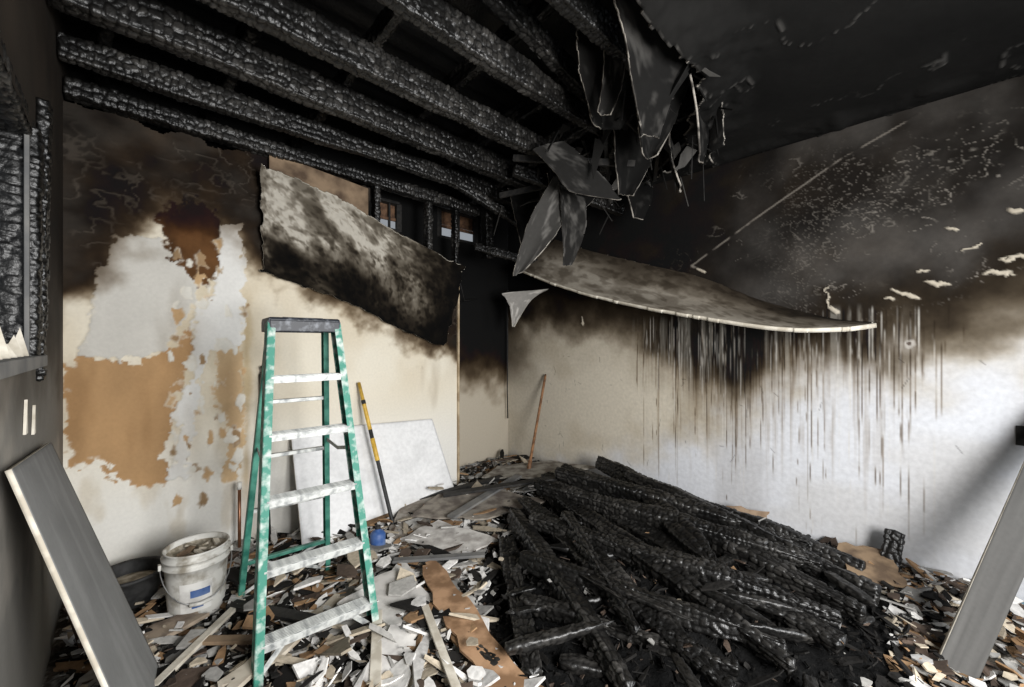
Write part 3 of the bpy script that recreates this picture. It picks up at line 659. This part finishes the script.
M_LW=pmat('label_white',(.45,.44,.42),(.68,.67,.64),9,.5)
labelpart('label',-128,-68,.06,.22,M_LW,.0015)
labelpart('label_band',-108,-72,.14,.18,M_LBL,.0022);labelpart('label_band2',-106,-84,.08,.095,M_LBL,.0022)
pts=[]
for i in range(17):
    a=math.pi*i/16;pts.append((.163*math.cos(a),-.10*math.sin(a)-.06*math.sin(a),.30-.19*math.sin(a)))
tube('handle',pts,[.003]*17,M_WIRE,8,bk)
tube('grip',[(-.05,-.158,.117),(0,-.162,.111),(.05,-.158,.117)],[.01]*3,M_PLA,10,bk)
for sx in(-1,1): box('lug',(sx*.163,0,.30),(.014,.03,.03),M_PLA,bk)
tb=empty('rubber_tub',(.04,3.28,.10),0)
lathe('tub',[(0,0),(.12,0),(.15,.10),(.155,.15),(.17,.155),(.172,.17),(.16,.175),(.145,.165),(.135,.10),(.11,.03),(0,.02)],[M_RUB],[0]*10,parent=tb)
lathe('residue',[(.136,.10),(.08,.11),(0,.1)],[M_DRY],[0]*2,parent=tb)

# ================================================================= POLES & tools
M_YEL=pmat('yellow_paint',(.50,.30,.03),(.68,.44,.08),20,.5);M_BAND=pmat('black_tape',(.01,.01,.01),(.03,.03,.03),20,.6)
M_BRN=pmat('scorched_wood_handle',(.10,.045,.02),(.26,.13,.06),14,.6)
a=Vector((1.60,3.05,.08));b=Vector((1.54,3.6,1.25));ks=[0,.04,.45,.452,.60,.602,.66,.662,.84,.842,.87,.872,1]
tube('extension_pole',[a.lerp(b,k) for k in ks],[.02,.016,.016,.019,.019,.017,.017,.017,.017,.019,.019,.016,.014],None,14,mats=[M_BAND,M_YEL],mi=[0,0,0,1,1,0,0,1,1,0,0,1])
a=Vector((3.2,3.12,.14));b=Vector((3.79,3.38,1.22));tube('broom_handle',[a.lerp(b,k) for k in (0,.15,.16,.6,.97,1)],[.022,.022,.016,.015,.015,.01],M_BRN,12)
pb=empty('pry_bar');tube('bar',[(.80,3.45,.07),(.78,3.6,1.36),(.785,3.585,1.42),(.80,3.55,1.43)],[.016,.016,.016,.01],M_BLK,10,pb)
tube('bar_claw',[(.80,3.45,.08),(.80,3.40,.06),(.80,3.35,.08)],[.016,.014,.008],M_BLK,10,pb)
pp=empty('copper_pipe');tube('pipe',[(.62,3.5,.05),(.62,3.5,.55)],[.011,.011],pmat('copper_brown',(.18,.08,.04),(.28,.13,.07),12,.4,.6),12,pp)
tube('cap',[(.62,3.5,.55),(.62,3.5,.6)],[.016,.014],M_PLA,12,pp)
bj=empty('blue_jug',(1.36,2.85,.12),.3)
lathe('body',[(0,0),(.05,0),(.055,.01),(.055,.09),(.04,.11),(.018,.12),(.018,.14),(0,.14)],[M_LBL],[0]*7,24,bj)
lathe('cap',[(.021,.13),(.021,.15),(0,.152)],[M_BLK],[0]*2,24,bj)
def wcol(W,V):
    n=fbm(W*6,V*6,401,4);g=np.zeros(W.shape+(3,))+np.array((.78,.78,.78))
    g=g*(1-.10*sm(.45,.7,n))[...,None];return mix(g,(.3,.27,.22),sm(.86,1.0,V+(n-.5)*.2)*.6)
sheet('leaning_drywall_panel',[[(.98,3.59,.90),(2.30,3.60,.83)],[(.95,3.18,.07),(2.40,3.30,.07)]],wcol,60,40,thick=.013)
def gb(W,V):
    n=fbm(W*2,V*5,411,5);g=.14+.10*n+.03*sm(.5,.7,fbm(W*14,V*3,412,3));return g[...,None]*np.array((1,1,.98))
sheet('leaning_gray_board',[[(-.225,1.78,1.25),(-.225,2.68,1.17)],[(.10,1.72,.08),(.13,2.50,.08)]],gb,40,60,mats=[M_WALL,M_RIM],thick=.013)
stick('scorched_lath',(-.12,2.9,.10),(-.22,2.75,.7),.05,.02,M_PLY)
def gp(W,V):
    n=fbm(W*3,V*8,421,5);g=.055+.06*n;return g[...,None]*np.array((1,.97,.92))
sheet('leaning_plank',[[(2.74,.04,.06),(3.80,-.45,1.40)],[(2.82,-.10,.06),(3.80,-.60,1.36)]],gp,60,16,mats=[M_WALL,M_RIM],thick=.024)
# ================================================================= left window
wl=empty('window_3')
char_beam('jamb_far',(-.34,2.52,1.5),(-.34,2.52,2.45),.10,.20,wl,120,up=(1,0,0),bright=.3,cl=.03,cr=.05,depth=.007)
char_beam('jamb_near',(-.34,.98,1.5),(-.34,.98,2.45),.06,.18,wl,121,up=(1,0,0))
char_beam('head',(-.34,.95,2.45),(-.34,2.55,2.45),.16,.08,wl,122)
stick('sill',(-.32,.95,1.53),(-.32,2.57,1.53),.20,.045,M_GREYB,wl)
stick('sash_stop',(-.262,2.44,1.55),(-.262,2.44,2.42),.014,.02,M_GREYB,wl,up=(0,1,0))
for i in range(6):
    y=1.75+i*.12
    poly_obj('sill_splinter',[(-.30,y,1.553),(-.25,y+.03,1.553),(-.27,y+.01,1.60+.03*(i%3)),(-.29,y+.03,1.553)],[(0,1,2),(1,3,2),(3,0,2),(0,3,1)],[M_RIM],parent=wl)
for i,(y,z0,z1) in enumerate([(2.25,1.28,1.40),(2.44,1.25,1.36)]):
    poly_obj('apron_sliver_%d'%i,[(-.248,y-.03,z0),(-.248,y+.012,z0),(-.248,y+.002,z1),(-.240,y-.03,z0),(-.240,y+.012,z0),(-.240,y+.002,z1)],[(0,1,2),(5,4,3),(0,3,4,1),(1,4,5,2),(2,5,3,0)],[M_RIM],parent=wl)
char_beam('casing',(-.235,2.59,1.45),(-.235,2.59,2.6),.03,.09,wl,123,up=(0,1,0),bright=.5)
stick('baseboard_right',(3.815,-1.5,.045),(3.815,4.05,.045),.02,.09,pmat('blue_grey_trim',(.12,.2,.26),(.3,.38,.42),9,.6))
stick('baseboard_nook',(2.6,4.085,.045),(3.8,4.085,.045),.02,.09,pmat('grey_trim',(.2,.2,.2),(.4,.4,.38),9,.6))
stick('trim_1',(2.65,3.63,0),(2.65,3.63,2.35),.02,.03,pmat('corner_bead',(.3,.22,.13),(.5,.4,.27),9,.6))
ob=empty('wall_switch');box('plate',(3.82,-.33,1.06),(.012,.075,.115),M_BLK,ob);box('toggle',(3.81,-.33,1.06),(.02,.012,.03),M_RUB,ob)
wr=empty('dangling_wire')
tube('cord',[(3.72,4.0,2.3),(3.73,4.0,1.6),(3.72,4.0,1.0),(3.75,4.02,.6)],[.008]*4,M_BLK,8,wr)
tube('cord_2',[(2.72,3.7,2.3),(2.9,3.85,2.1),(3.2,4.0,2.15)],[.006]*3,M_BLK,8,wr)

# ================================================================= LIGHT
def area(name,loc,tgt,sx,sy,p,c):
    l=bpy.data.lights.new(name,'AREA');l.shape='RECTANGLE';l.size=sx;l.size_y=sy;l.energy=p;l.color=c
    o=bpy.data.objects.new(name,l);COL.objects.link(o);o.location=loc
    o.rotation_euler=(Vector(tgt)-Vector(loc)).to_track_quat('-Z','Y').to_euler()
area('doorway_daylight',(.9,-1.3,1.7),(1.7,2.8,.8),1.1,1.3,222,(1,.99,.975))
area('window_daylight',(2.4,-1.4,1.9),(1.6,3.2,.7),1.0,1.0,40,(.92,.96,1))  # added fill lamp brightening the back wall, not an actual window
w=bpy.data.worlds.new('overcast');bpy.context.scene.world=w;w.use_nodes=True;nt=w.node_tree
nt.nodes['Background'].inputs[0].default_value=(.82,.88,.95,1);nt.nodes['Background'].inputs[1].default_value=.34
bpy.context.scene.view_settings.view_transform='Standard'
# ================================================================= CAMERA
cam=bpy.data.cameras.new('camera');co=bpy.data.objects.new('camera',cam);COL.objects.link(co)
cam.sensor_width=36;cam.lens=36*411/1024;cam.clip_start=.02
co.location=(0,0,1.6);co.rotation_euler=(math.pi/2,0,-math.atan2(.6896,.7242))
bpy.context.scene.camera=co
